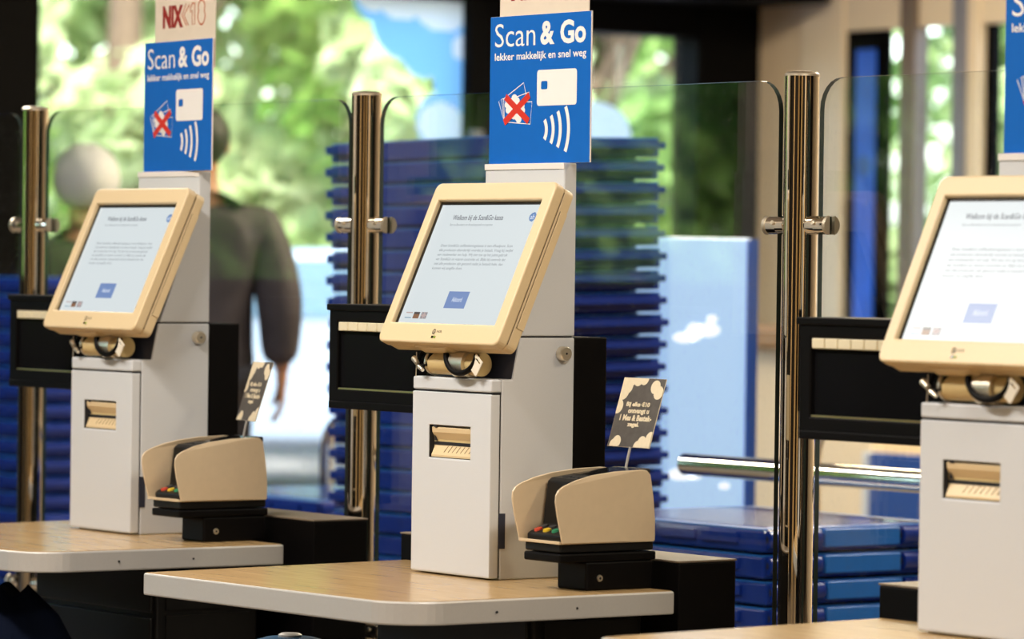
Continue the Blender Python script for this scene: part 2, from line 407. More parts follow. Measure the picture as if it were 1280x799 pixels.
t = thing('wall_counter', 'long low beige counter with brown wooden ledge against the cream wall', 'counter', (-6.7, 6.2, 0))
obj('body', B(-1.0, 1.1, -.2, .3, 0, .98), M['wallwarm'], t, bevel=.01)
obj('ledge', B(-1.02, 1.12, -.24, .32, .98, 1.06), M['wood_ledge'], t, bevel=.01)

# ------------------------------------------------------------------ outdoors
struct('ground', B(-60, XL-.3, -40, 60, -.25, -.06), M['pave'])
struct('ground', B(XL-.3, 30, YB+.3, 60, -.25, -.06), M['pave'])
bm = NB(); box(bm, -58, -23, -38, 58, -.06, -.02); struct('lawn', bm, M['grass'])

def tree(loc, h, cw, z0, n, mt, seed, label, bare=.0):
    rnd = random.Random(seed); t = thing('broadleaf_tree', label, 'tree', loc, 0, 'trees outside the shop windows')
    bm = NB(); tube(bm, [(0, 0, 0), (.05, .03, h*.4), (0, .1, h*.8)], [.17, .13, .05], 8)
    for k in range(5):
        a = k*1.3; tube(bm, [(0, 0, h*(.25+.08*k)), (cw*.6*cos(a), cw*.6*sin(a), h*(.45+.08*k))], [.06, .02], 6)
    obj('trunk', bm, M['bark'], t)
    blobs = [(rnd.uniform(-cw, cw)*.75, rnd.uniform(-cw, cw)*.75, rnd.uniform(z0, h), rnd.uniform(.45, .95)*cw*.55) for _ in range(16)]
    vs, fs = [], []
    for k in range(n):
        b = blobs[k % len(blobs)]; d = Vector((rnd.gauss(0, 1), rnd.gauss(0, 1), rnd.gauss(0, 1))).normalized()*b[3]*rnd.uniform(.65, 1.0)
        p = Vector(b[:3])+Vector((d.x, d.y, d.z*.8)); p.z = max(p.z, z0*.5+.1)
        q = Vector((rnd.gauss(0, 1), rnd.gauss(0, 1), rnd.gauss(0, 1))).normalized(); e = q.orthogonal().normalized(); f = q.cross(e); s = rnd.uniform(.10, .20)
        i = len(vs); vs += [p-e*s, p+f*s*.5, p+e*s, p-f*s*.5]; fs.append((i, i+1, i+2, i+3))
    me = bpy.data.meshes.new('crown'); me.from_pydata(vs, [], fs); me.materials.append(mt)
    o = bpy.data.objects.new('crown', me); C.objects.link(o); o.parent = t; o['kind'] = 'stuff'
trees = [((-16.5, 6.8, 0), 6.2, 1.7, 1.3, 'leaf', 'broad green tree outside behind the grey-haired shopper'),
         ((-18.5, 10.4, 0), 6.6, 1.8, 1.2, 'leaf2', 'pale green tree outside between the two shoppers'),
         ((-15.0, 11.6, 0), 6.4, 1.5, 1.5, 'leaf2', 'light sunlit tree outside behind the dark-jacketed shopper'),
         ((-18.5, 14.6, 0), 6.5, 1.8, 1.0, 'leaf', 'green tree outside behind the cloud window sticker'),
         ((-14.5, 15.4, 0), 6.0, 1.6, .8, 'leaf2', 'tree outside showing in the window right of the middle sign'),
         ((-15.5, 20.3, 0), 6.5, 1.9, .8, 'leaf', 'tree outside the narrow doors of the cream wall, left one'),
         ((-11.0, 17.0, 0), 6.0, 1.7, .8, 'leaf', 'tree outside the narrow doors of the cream wall, right one'),
         ((-25, 9.5, 0), 8.0, 2.8, 1.2, 'leaf', 'tall tree at the back of the lawn outside'),
         ((-25, 16.8, 0), 8.0, 2.9, 1.2, 'leaf', 'tall tree farther right at the back of the lawn'),
         ((-14, -9.0, 0), 6.0, 1.8, 1.0, 'leaf', 'unseen tree added to reflect in the glass panels, outside the far glazed wall'),  # out of view, put here for the green veil on the glass
         ((-15, -14.0, 0), 6.5, 1.9, 1.0, 'leaf', 'unseen tree added to reflect in the glass panels, beyond the far glazed wall')]  # second unseen tree for the mirrored greenery
for i, (loc, h, cw, z0, mt, lb) in enumerate(trees): tree(loc, h, cw, z0, 6500, M[mt], 10+i, lb)

def hedge(loc, rz, L, D, H, n, mt, seed, label):
    rnd = random.Random(seed); t = thing('tall_hedge', label, 'hedge', loc, rz); vs, fs = [], []
    for k in range(n):
        p = Vector((rnd.uniform(-L/2, L/2), rnd.choice((-1, 1))*D/2*rnd.uniform(.6, 1)+.35*noise.noise(Vector((k*.37, seed, 0))), 0)); p.z = rnd.uniform(0, 1)*H*(1+.12*noise.noise(Vector((p.x*.5, 0, seed))))
        q = Vector((rnd.gauss(0, 1), rnd.gauss(0, 1), rnd.gauss(0, 1))).normalized(); e = q.orthogonal().normalized(); f = q.cross(e); s_ = rnd.uniform(.13, .26)
        i = len(vs); vs += [p-e*s_, p+f*s_*.5, p+e*s_, p-f*s_*.5]; fs.append((i, i+1, i+2, i+3))
    me = bpy.data.meshes.new('foliage'); me.from_pydata(vs, [], fs); me.materials.append(mt)
    o = bpy.data.objects.new('foliage', me); C.objects.link(o); o.parent = t; o['kind'] = 'stuff'
    bm = NB()
    for k in range(int(L/1.5)): tube(bm, [(-L/2+.7+1.5*k, 0, 0), (-L/2+.7+1.5*k, 0, H*.8)], .06, 6)
    obj('stems', bm, M['bark'], t, kind='stuff')
hedge((-29.5, 14, 0), R(90), 24, 1.8, 6.2, 24000, M['leaf2'], 5, 'long tall green hedge at the back beyond the lawn')
hedge((-12.5, 24.5, 0), 0, 26, 1.8, 6.0, 20000, M['leaf2'], 6, 'tall green hedge seen through the narrow doors of the cream wall')
hedge((-20.5, -12, 0), R(90), 16, 1.6, 3.0, 8000, M['leaf'], 7, 'unseen hedge added to reflect in the glass panels, beyond the far glazed wall')  # out of view, gives the glass a darker green reflection

def car(loc, rz, label):
    t = thing('parked_car', label, 'car', loc, rz)
    bm = NB(); pr = [(-2.1, .35), (-2.12, .75), (-1.9, .95), (-1.2, 1.02), (-.65, 1.42), (.75, 1.45), (1.45, 1.05), (2.05, .88), (2.12, .45), (2.05, .3), (-2.0, .3)]
    prism(bm, pr, 'y', -.85, .85); obj('body', bm, M['carpaint'], t, bevel=.08, seg=3)
    bm = NB()
    for y in (-.862, .852): prism(bm, [(-1.02, 1.03), (-.60, 1.36), (.70, 1.38), (1.22, 1.05)], 'y', y, y+.01)
    obj('side_window', bm, M['carglass'], t)
    bm = NB(); prism(bm, [(1.42, 1.085), (.80, 1.44), (.81, 1.46), (1.46, 1.095)], 'y', -.72, .72); obj('windscreen', bm, M['carglass'], t)
    for x in (-1.3, 1.3):
        for y in (-.86, .66):
            bm = NB(); tube(bm, [(x, y, .31), (x, y+.2, .31)], .31, 20); wl = obj('wheel', bm, M['tyre'], t)
            bm = NB(); tube(bm, [(x, y-.01, .31), (x, y+.21, .31)], .19, 12); obj('hub', bm, M['nickel'], wl)
car((-14.2, 9.6, -.06), R(62), 'silver parked car outside, behind the dark-jacketed shopper')

# cloud sticker on the big window
t = thing('window_sticker', 'big sky-blue sticker with white clouds on the upper window corner', 'sticker', (XL+.002, 0, 0))
lobes = [(5.42, 1.55, .17), (5.52, 1.45, .14), (5.63, 1.40, .12), (5.60, 1.13, .12), (5.68, 1.02, .12), (5.67, 1.28, .10), (5.64, 1.56, .2), (5.26, 1.63, .10)]
white = [(5.40, 1.64, .13), (5.60, 1.62, .15), (5.26, 1.64, .09), (5.60, 1.12, .115), (5.68, 1.02, .11), (5.72, 1.44, .07)]
cells = {'sky': [], 'cloud': []}; g = .0125
for i in range(46):
    for j in range(60):
        y, z = 5.13+(i+.5)*g, .892+(j+.5)*g
        if z > 1.63 or y > 5.702: continue
        if any((y-a)**2+(z-b_)**2 < c_*c_ for a, b_, c_ in lobes):
            cells['cloud' if any((y-a)**2+((z-b_)*1.25)**2 < c_*c_ for a, b_, c_ in white) else 'sky'].append((y, z))
def cells_obj(nm, lst, mt):
    bm = NB()
    for y, z in lst: bm.faces.new([bm.verts.new((0, y+dy*g/2, z+T+dz*g/2)) for dy, dz in ((-1, -1), (1, -1), (1, 1), (-1, 1))])
    bmesh.ops.remove_doubles(bm, verts=bm.verts, dist=.0005); obj(nm, bm, M[mt], t)
cells_obj('sky', cells['sky'], 'decal_blue')
cells_obj('cloud', [c for c in cells['cloud'] if c[1] > 1.35], 'decal_white')
cells_obj('cloud', [c for c in cells['cloud'] if c[1] <= 1.35], 'decal_white')
t2 = thing('window_sticker', 'low white cloud sticker on the narrow window right of the middle sign', 'sticker', (XL, 0, 0))
bm = NB(); prism(bm, [(6.40+.19*cos(2*pi*k/24), 1.10+T+.14*sin(2*pi*k/24)) for k in range(24)], 'x', .0, .004); obj('cloud', bm, M['decal_white'], t2)

# beach flag outside the right-hand door
t = thing('feather_flag', 'white feather flag with a red spot outside the narrow right-hand door', 'flag', (-6.75, 8.05, -.06))
bm = NB(); prism(bm, [(-.03, .6), (-.02, 1.5), (-.16, 1.85), (-.18, 2.05), (-.10, 2.30), (.10, 2.42), (.22, 2.3), (.16, 1.8), (.05, 1.5), (.02, .6)], 'y', -.006, .006); obj('cloth', bm, M['palegreyb'], t)
bm = NB(); prism(bm, [(.09+.05*cos(k*pi/8), 2.02+.09*sin(k*pi/8)) for k in range(16)], 'y', -.012, .012); obj('emblem', bm, M['red'], t)
bm = NB(); tube(bm, [(0, .015, 0), (0, .015, 1.9), (.10, .015, 2.4)], .012, 8); obj('pole', bm, M['nickel'], t)

# ------------------------------------------------------------------ crates
LX, LY, HCR = .70, .55, .0549
def make_crate(label):
    t = thing('folded_crate', label, 'crate', (0, 0, 0), 0)
    bm = NB()
    box(bm, -LX/2+.012, LX/2-.012, -LY/2+.008, LY/2-.008, .0045, .050)          # body
    box(bm, -LX/2+.05, LX/2-.05, -LY/2+.05, LY/2-.05, 0, .0545)                 # stacking foot and seat
    obj('tray', bm, M['crate'], t, bevel=.004, seg=1)
    bm = NB(); ring_plate(bm, rect4(-LX/2+.014, LX/2-.014, -LY/2+.010, LY/2-.010), rect4(-LX/2+.06, LX/2-.06, -LY/2+.06, LY/2-.06), 'z', .050, .053)
    obj('rim', bm, M['cratelight'], t)  # lighter blue stands in for the highlight line on each layer
    bm = NB()
    for x in (-.28, -.14, 0, .14): box(bm, x, x+.12, -LY/2, -LY/2+.01, .020, .044)
    obj('front_rib', bm, M['crate'], t, bevel=.002, seg=1)
    bm = NB(); box(bm, LX/2-.014, LX/2-.001, -.105, .105, .012, .050); obj('end_panel', bm, M['cratelight'], t, bevel=.002, seg=1)
    for y0, y1 in ((-LY/2+.02, -.115), (.115, LY/2-.02)):
        bm = NB(); tube(bm, [(LX/2-.016, y0, .031), (LX/2-.016, y1, .031)], .021, 14); hb = obj('hinge_barrel', bm, M['crate'], t)
        bm = NB(); tube(bm, [(LX/2-.016, y0-.002, .031), (LX/2-.016, y0+.004, .031)], .009, 10); obj('pin', bm, M['gap'], hb)
    bm = NB()
    for sx in (-1, 1):
        box(bm, min(sx*(LX/2-.02), sx*(LX/2+.028)), max(sx*(LX/2-.02), sx*(LX/2+.028)), LY/2-.10, LY/2-.02, .024, .040) if sx < 0 else None
        box(bm, -LX/2-.03, -LX/2+.03, -LY/2+.02, LY/2-.02, .024, .041) if sx < 0 else None
    box(bm, LX/2-.14, LX/2-.03, LY/2-.02, LY/2+.022, .024, .046)
    obj('grip_lug', bm, M['crate'], t, bevel=.003, seg=1)
    return t
rnd = random.Random(3)
proto = [None]
FH = Vector((sin(YAW), cos(YAW), 0))
ORD = ['topmost', 'second', 'third', 'fourth', 'fifth', 'sixth', 'seventh', 'eighth', 'ninth', 'tenth', 'eleventh', 'twelfth', 'thirteenth', 'fourteenth',
       'fifteenth', 'sixteenth', 'seventeenth', 'eighteenth', 'nineteenth', 'twentieth', 'twenty-first', 'twenty-second', 'twenty-third', 'twenty-fourth',
       'twenty-fifth', 'twenty-sixth', 'twenty-seventh', 'twenty-eighth', 'twenty-ninth', 'thirtieth', 'thirty-first', 'thirty-second']
def stack(cx, cy, ztop, n_vis, group, where, lean=0., rz=0, jit=.004):
    n = int(round(ztop/HCR)); z0 = ztop-n*HCR
    bm = NB(); box(bm, -LX/2+.03, LX/2-.03, -LY/2+.03, LY/2-.03, max(z0, .11)-.07 if z0 > .07 else 0, max(z0, .002))
    base = Matrix.Translation((cx, cy, 0)) @ Matrix.Rotation(lean, 4, FH) @ Matrix.Rotation(rz, 4, 'Z')
    bm.free()
    for i in range(n):
        k = n-1-i                                            # from the top down
        lb = 'folded blue crate, %s from the top, in %s' % (ORD[i], where) if i else 'topmost folded blue crate of %s' % where
        if proto[0] is None: proto[0] = make_crate(lb); c = proto[0]
        else: c = dup(proto[0])
        c['label'] = lb; c['group'] = group
        c.matrix_world = base @ Matrix.Translation((rnd.uniform(-jit, jit), rnd.uniform(-jit, jit), z0+k*HCR)) @ Matrix.Rotation(rnd.uniform(-.006, .006), 4, 'Z')
stack(-2.04-LX/2, 1.677+LY/2, .862+T, 0, 'folded crates in the tall stack', 'the tall stack behind the middle kiosk', lean=-.024, rz=pi)
stack(-.571-LX/2, 1.297+LY/2, .006+T, 0, 'folded crates in the low stack', 'the low stack by the right post')
stack(-3.30-LX/2, 1.99+LY/2, -.098+T, 0, 'folded crates in the far low stack', 'the low stack left of the tall one')
stack(-4.87-LX/2, 2.02+LY/2, .492+T, 0, 'folded crates in the left stack', 'the left stack behind the left post')

# ------------------------------------------------------------------ rails, display, bins
def rail(loc, label, L, h, barz, x_end):
    t = thing('guard_rail', label, 'rail', loc)
    r = .1
    pts = [(0, 0, 0), (0, 0, h-r)]+[(r-r*cos(a), 0, h-r+r*sin(a)) for a in [pi/2*k/6 for k in range(1, 7)]]+[(L-r, 0, h)]+[(L-r+r*sin(a), 0, h-r+r*cos(a)) for a in [pi/2*k/6 for k in range(1, 7)]]+[(L, 0, 0)]
    bm = NB(); tube(bm, pts, .019, 14); obj('hoop', bm, M['chrome'], t)
    if barz: bm = NB(); tube(bm, [(x_end[0], -.05, barz), (x_end[1], -.05, barz)], .026, 16); obj('cross_bar', bm, M['chrome'], t)
    for x in (0, L): bm = NB(); lathe(bm, [(.05, 0), (.05, .008), (.022, .012)], 20, (x, 0, 0)); obj('foot_plate', bm, M['nickel'], t)
rail((-1.13, 1.90, 0), 'chrome guard rail with thick cross bar behind the low crate stack', 1.5, .215+T, .087+T, (-.40, 1.5))
rail((-4.20, 2.62, 0), 'chrome guard rail hoop seen left of the tall crate stack', .85, .085+T, 0, None)

t = thing('promotion_display', 'tall pale blue promotion display board beside the tall crate stack', 'display', (-2.60, 2.94, 0), 0)
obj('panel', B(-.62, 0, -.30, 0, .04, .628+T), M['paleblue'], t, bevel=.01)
obj('side_panel', B(.0, .012, -.030, .0, .04, .626+T), M['deepblue'], t)
obj('foot', B(-.6, 0, -.28, 0, 0, .04), M['deepblue'], t)
bm = NB()
for (y, v, w_, h_) in ((-.245, 1.10, .040, .016), (-.21, 1.115, .030, .026), (-.165, 1.12, .045, .020), (-.15, 1.15, .020, .012), (-.245, .735, .05, .018), (-.20, .74, .03, .022), (-.10, .70, .02, .01)):
    prism(bm, [(y+w_*cos(k*pi/7), v+h_*sin(k*pi/7)) for k in range(14)], 'x', .0005, .0015)
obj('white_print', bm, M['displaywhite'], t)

t = thing('waste_bin', 'dark tall waste bin by the cream wall, left of the right kiosk screen', 'bin', (-4.35, 5.9, 0))
obj('body', B(-.17, .17, -.15, .15, 0, 1.36), M['frameblack'], t, bevel=.02)
obj('flap', B(-.12, .12, -.158, -.15, 1.08, 1.25), M['darkpanel'], t)
t = thing('floor_stand', 'slim blue and white information stand before the cream wall', 'stand', (-4.55, 5.2, 0))
obj('panel', B(-.13, .13, -.02, .02, .02, .66), M['deepblue'], t); obj('border', B(-.165, -.13, -.022, .022, .02, .66), M['palegreyb'], t); obj('foot', B(-.16, .16, -.12, .12, 0, .02), M['black'], t)

# ------------------------------------------------------------------ posts and glass screens
PY = .46
def make_post(label):
    t = thing('chrome_post', label, 'post', (0, PY, 0), 0, 'chrome posts of the glass partition')
    bm = NB(); tube(bm, [(0, 0, .012), (0, 0, T+.884)], .03, 40); obj('tube', bm, M['chrome'], t)
    bm = NB(); lathe(bm, [(.0302, T+.884), (.0302, T+.888), (.027, T+.8915), (.012, T+.893), (.001, T+.893)], 40); obj('cap', bm, M['nickel'], t)
    bm = NB(); lathe(bm, [(.07, 0), (.07, .008), (.045, .014), (.032, .03)], 32); obj('base_flange', bm, M['nickel'], t)
    for z in (T+.624, T-.188):
        for s in (-1, 1):
            def halves(bm, x0, x1, r):
                a0 = math.acos(.0056/r)
                for q in (0, pi): prism(bm, [(r*cos(q-a0+2*a0*k/12), z+r*sin(q-a0+2*a0*k/12)) for k in range(13)], 'x', min(s*x0, s*x1), max(s*x0, s*x1))
            bm = NB(); tube(bm, [(s*.026, 0, z), (s*.030, 0, z), (s*.052, 0, z)], [.012, .0165, .0165], 24); halves(bm, .0519, .078, .0165); cl = obj('clamp', bm, M['chrome'], t)
            bm = NB(); halves(bm, .078, .086, .0175); obj('clamp_cap', bm, M['nickel'], cl)
            bm = NB(); tube(bm, [(s*.055, -.0155, z+.004), (s*.055, -.019, z+.005)], .004, 8); obj('set_screw', bm, M['nickel'], cl)
    return t
p = make_post('tall chrome post of the glass partition between left and middle kiosk')
PX = [-2.165, -.833, .514, 1.86]
p.location.x = PX[1]
for x, lb in ((PX[0], 'chrome post at the far left behind the left kiosk screen'), (PX[2], 'nearest tall chrome post, between the middle and right kiosks'), (PX[3], 'chrome post at the right end of the glass partition, behind the right kiosk')):
    q = dup(p); q.location.x = x; q['label'] = lb
def glass(x0, x1, label):
    t = thing('glass_panel', label, 'glass panel', ((x0+x1)/2, PY, 0), 0, 'glass panels between the chrome posts')
    a, b = x0-(x0+x1)/2, x1-(x0+x1)/2; r = .055
    pts = rrect(a, b, .26, T+.879, r, 6)
    bm = NB(); prism(bm, pts, 'y', -.005, .005)
    for f in bm.faces: f.material_index = 0 if len(f.verts) > 4 else 1
    o = obj('pane', bm, [M['glass'], M['glassedge']], t)
glass(-3.45, PX[0]-.058, 'clear glass panel at the far left edge, beside the left chrome post')
glass(PX[0]+.055, PX[1]-.055, 'clear glass panel behind the left kiosk')
glass(PX[1]+.055, PX[2]-.055, 'clear glass panel behind the middle kiosk')
glass(PX[2]+.055, PX[3]-.055, 'clear glass panel behind the right kiosk')

# ------------------------------------------------------------------ counters
def counter_outline(d=0):
    return [(-.195+d, -.436+d), (.42, -.413+d)]+[(.455+.10*sin(a)*(1-d*9)-.0, -.312-.10*cos(a)*(1-d*9)+0) for a in [R(5+8*k) for k in range(0, 11)]][1:]+[(.560-d, .155-d), (-.25+d, .165-d)]
def make_counter(label):
    t = thing('counter', label, 'counter', (0, 0, 0), 0, 'checkout counters')
    bm = NB(); prism(bm, counter_outline(.0), 'z', T-.040, T-.001); obj('edge_band', bm, M['edge'], t, bevel=.003)
    bm = NB(); prism(bm, counter_outline(.004), 'z', T-.004, T); obj('top', bm, M['wood'], t)
    for y in (-.215, -.05, .09):
        bm = NB(); tube(bm, [(.5565, y, T-.022), (.5585, y, T-.022)], .0022, 8); obj('screw_hole', bm, M['gap'], t)
    cb = obj('cabinet', B(.03, .49, -.09, .14, .06, T-.040), M['darkplastic'], t, bevel=.004)
    obj('drawer_front', B(.04, .48, -.098, -.09, T-.13, T-.05), M['darkplastic'], cb, bevel=.003)
    obj('door_front', B(.04, .48, -.098, -.09, .08, T-.14), M['darkplastic'], cb, bevel=.003)
    obj('side_panel', B(.49, .495, -.07, .12, T-.125, T-.05), M['darkplastic'], cb); obj('side_panel', B(.49, .495, -.07, .12, .08, T-.135), M['darkplastic'], cb)
    obj('plinth', B(.05, .47, -.06, .12, 0, .06), M['black'], t)
    obj('support_leg', B(-.20, -.14, .09, .15, 0, T-.040), M['darkplastic'], t, bevel=.004)
    return t

# ------------------------------------------------------------------ kiosk
KW = .237
def make_kiosk(label):
    t = thing('self_checkout_kiosk', label, 'kiosk', (0, 0, T), 0, 'self checkout kiosks')
    # body with stepped and slanted front
    bm = NB(); prism(bm, [(.0225, 0), (.180, 0), (.180, .4215), (.0605, .4215), (.0455, .349), (.0225, .349)], 'x', 0, KW)
    body = obj('body', bm, M['kiosk'], t, bevel=.0025)
    bm = NB(); prism(bm, [(.0635, .4245), (.180, .4245), (.180, .7288), (.1528, .7288), (.1528, .66)], 'x', 0, KW); col_ = obj('column', bm, M['kiosk'], t, bevel=.0025)
    obj('joint', B(.004, KW-.003, .066, .176, .4210, .4250), M['gap'], col_)
    obj('cap_seam', B(-.0003, KW-.016, .1520, .1530, .7175, .7185), M['gap'], col_)
    obj('column_cap', B(-.0006, KW-.0005, .1516, .1535, .7180, .7290), M['signedge'], col_, bevel=.0006)
    # receipt door
    bm = NB(); ring_plate(bm, rect4(0, KW, .003, .3227), rect4(.0515, .1765, .207, .264), 'y', 0, .0196)
    door = obj('door', bm, M['kiosk'], t, bevel=.0025)
    obj('gap', B(.003, KW-.002, .0194, .0228, .004, .322), M['gap'], body)
    obj('top_cap', B(0, KW, .0, .0222, .3262, .3490), M['kiosk'], t, bevel=.003)
    obj('gap', B(.003, KW-.0008, .003, .0226, .3222, .3268), M['gap'], body)
    obj('finger_notch', B(KW-.004, KW+.0006, .0200, .0335, .0545, .116), M['navygrey'], body)
    # receipt printer behind the door window
    pr = obj('printer', B(.050, .178, .0110, .0190, .2055, .2655), M['beige_dark'], t)
    bm = NB(); prism(bm, [(.0112, .264), (.0025, .2600), (.0035, .2515), (.0112, .238)], 'x', .0565, .1765); obj('printer_lid', bm, M['beige'], pr, bevel=.001)
    bm = NB(); prism(bm, [(.0112, .2285), (.0105, .2285), (.0022, .2115), (.0022, .2075), (.0112, .2075)], 'x', .0565, .1765); obj('printer_tray', bm, M['beige'], pr, bevel=.001)
    obj('paper_slot', B(.0535, .1762, .0095, .0112, .2290, .2345), M['gap'], pr)
    bm = NB(); prism(bm, [(.060, .236), (.0605, .246), (.066, .236)], 'y', .006, .009); prism(bm, [(.062, .2642), (.066, .2600), (.073, .2600), (.077, .2642)], 'y', .001, .002); obj('catch', bm, M['gap'], pr)
    bm = NB()
    for k in range(7): tube(bm, [(.098+.0125*k, .0098, .2272), (.0915+.0125*k, .0046, .2165)], .0007, 5)
    obj('tray_rib', bm, M['seam'], pr)
    bm = NB(); ring_plate(bm, rect4(.0513, .1767, .2068, .2642), rect4(.0528, .1762, .2078, .2634), 'y', .0012, .0185); obj('slot_liner', bm, M['gap'], pr)
    # lock knob
    bm = NB(); tube(bm, [(KW, .152, .394), (KW+.013, .152, .394), (KW+.015, .152, .394)], [.0125, .0125, .0108], 32); kn = obj('lock_knob', bm, M['nickel'], t, label='polished metal lock knob')
    bm = NB(); tube(bm, [(KW+.0149, .152, .394), (KW+.0154, .152, .394)], .002, 10); obj('keyhole', bm, M['gap'], kn)
    obj('rear_cover', B(.006, KW-.002, .1805, .254, .048, .4225), M['black'], t, bevel=.003)
    # scanner housing on the left flank
    bm = NB(); x0, x1, z0, z1 = -.345, -.001, .283, .470
    ring_plate(bm, rect4(x0, x1, z0, z1), rect4(x0+.028, x1-.028, z0+.032, z1-.030), 'y', .05, .165); box(bm, x0+.01, x1-.01, .150, .165, z0+.01, z1-.01)
    sh = obj('scanner_housing', bm, M['black'], t, bevel=.003)
    obj('housing_lid', B(x0-.004, x1+.0, .046, .17, z1-.010, z1+.002), M['black'], sh, bevel=.002)
    obj('housing_foot', B(x0+.004, x1, .047, .165, z0-.004, z0+.010), M['black'], sh, bevel=.002)
    obj('scan_window', B(x0+.026, x1-.026, .058, .062, z0+.034, z1-.048), M['blackgloss'], sh)
    for k in range(9):
        a = x0+.030+k*.0315; obj('light_segment', B(a, a+.0300, .0500, .0585, z1-.0475, z1-.0310), M['lightbar'], sh, bevel=.0015, seg=1)
    obj('ledge_glint', B(x0+.030, x1-.03, .0515, .0585, z0+.0315, z0+.0345), M['warmglint'], sh)  # gold line modelled in place of a warm reflection along the edge
    # monitor mount
    tr = obj('mount_tray', B(.006, KW-.006, .05, .066, .349, .352), M['navygrey'], t)
    bm = NB(); prism(bm, [(.0458, .3495), (.0600, .4215), (.0585, .4215), (.0443, .3495)], 'x', .004, KW-.003); obj('mount_back', bm, M['navygrey'], tr)
    bm = NB(); tube(bm, [(.05, .014, .374), (.19, .014, .374)], .021, 24); ma = obj('mount_arm', bm, M['beige_dark'], t)
    bm = NB(); tube(bm, [(.045, .014, .374), (.05, .014, .374)], .0225, 24); obj('arm_flange', bm, M['nickel'], ma)
    bm = NB(); tube(bm, [(.125, .010, .374), (.165, .010, .374)], .0245, 24); obj('arm_sleeve', bm, M['nickel'], ma)
    bm = NB(); tube(bm, [(.118+.046*(1-cos(a)), -.012-.004*sin(a), .392-.034*sin(a)) for a in [pi*k/14 for k in range(15)]], .0052, 10); obj('cable', bm, M['black'], t)
    bm = NB(); tube(bm, [(.03, .0, .392), (.022, -.004, .376), (.032, -.008, .366), (.05, -.004, .370), (.058, .0, .392)], .0042, 10); obj('cable', bm, M['black'], t)
    bm = NB(); tube(bm, [(.012, -.006, .380), (.030, -.012, .372)], [.006, .0045], 12); tube(bm, [(.036, -.012, .366), (.05, -.014, .360)], [.0045, .003], 10); obj('lever', bm, M['nickel'], t)
    bm = NB(); tube(bm, [(.033, -.016, .392), (.033, -.016, .372), (.029, -.014, .349)], .0009, 6); obj('tag_wire', bm, M['nickel'], t)
    bm = NB(); ring_plate(bm, rect4(-.0125, .0125, -.016, .016), rect4(-.007, .007, .0075, .0105), 'y', -.001, .001)
    tg = obj('cable_tag', bm, M['paperwhite'], t, bevel=.0008); tg.location = (.214, -.016, .3735); tg.rotation_euler = (0, R(38), 0)
    # monitor, tilted back: local x right, z up the screen, y into it
    t_ = .4233; st, ct = sin(t_), cos(t_); LW, LH = .304, .2325
    mb = NB(); W0, H0 = .362, .312
    bx0, bz0 = -.029, -.0395
    ring_plate(mb, rrect(bx0, bx0+W0, bz0, bz0+H0, .014), rrect(-.0075, LW+.001, -.001, LH+.0055, .002), 'y', -.0095, .012)
    mon = obj('monitor', mb, M['beige'], t, bevel=.0035, seg=3)
    mon.location = (-.0317, -.0125, .442); mon.rotation_euler = (-t_, 0, 0)
    bm = NB(); prism(bm, rrect(bx0+.0015, bx0+W0-.0015, bz0+.0015, bz0+H0-.0015, .013), 'y', .0128, .0345); obj('housing', bm, M['beige'], mon, bevel=.003)
    obj('side_hatch', B(bx0+W0-.004, bx0+W0+.0004, .0185, .0335, bz0+.045, bz0+H0-.045), M['beige'], mon, bevel=.0008)
    obj('side_seam', B(bx0+W0-.004, bx0+W0-.0002, .0177, .0185, bz0+.045, bz0+H0-.045), M['seam'], mon)
    obj('side_seam', B(bx0+W0-.004, bx0+W0-.0008, .0118, .0130, bz0+.012, bz0+H0-.012), M['seam'], mon)
    obj('back_shell', B(bx0+.03, bx0+W0-.03, .0345, .050, bz0+.04, bz0+H0-.06), M['black'], mon, bevel=.01)
    bm = NB(); prism(bm, [(.075, bz0-.0035), (.165, bz0-.0035), (.175, bz0+.004), (.065, bz0+.004)], 'y', .004, .030); obj('card_slot', bm, M['beige'], mon, bevel=.001)
    # inner lip of the bezel, then the panel
    bm = NB(); ring_plate(bm, rect4(-.010, LW+.004, -.004, LH+.008), rect4(0, LW, 0, LH), 'y', -.0005, .006); obj('screen_border', bm, M['screen_black'], mon)
    lcd = obj('screen', B(0, LW, 0, .004, 0, LH), M['lcd'], mon)
    U = lambda u: u*LW
    V = lambda v: (1-v)*LH
    yy = -.0006
    def T_(nm, mt, items):
        bm = NB()
        for s, u0, u1, v0, v1, bo in items: text(bm, s, U(u0), U(u1), V(v1), V(v0), yy, bo)
        return obj(nm, bm, M[mt], mon)
    T_('title_text', 'lcd_text', [('Welkom bij de Scan&Go kassa', .155, .655, .085, .142, .012)])
    T_('subtitle_text', 'lcd_text2', [('Scan uw Bonuskaart om de aankoopronde te accepteren', .15, .575, .157, .183, 0)])
    T_('body_text', 'lcd_text2', [('Deze Scan&Go zelfbedieningskassa is een afhaalpunt. Scan', .14, .85, .332, .361, 0),
        ('alle producten afzonderlijk voordat je betaalt. Vraag bij twijfel', .14, .867, .370, .399, 0),
        ('een medewerker om hulp. Wij zien toe op het juiste gebruik', .14, .835, .408, .437, 0),
        ('van Scan&Go en voeren controles uit. Blijkt bij controle dat', .14, .83, .446, .475, 0),
        ('niet alle producten zijn gescand nadat je betaald hebt, dan', .14, .82, .484, .513, 0),
        ('kunnen wij aangifte doen.', .14, .44, .522, .551, 0)])
    bm = NB(); poly(bm, rect4(U(.40), U(.605), V(.865), V(.725)), -.0004); obj('button', bm, M['lcd_button'], mon)
    T_('button_text', 'lcd_white', [('Akkoord', .455, .555, .772, .812, .02)])
    bm = NB(); poly(bm, rect4(U(.05), U(.115), V(.915), V(.905)), yy); obj('flag_stripe', bm, M['lcd_red'], mon)
    bm = NB(); poly(bm, rect4(U(.05), U(.115), V(.957), V(.947)), yy); obj('flag_stripe', bm, M['lcd_blue'], mon)
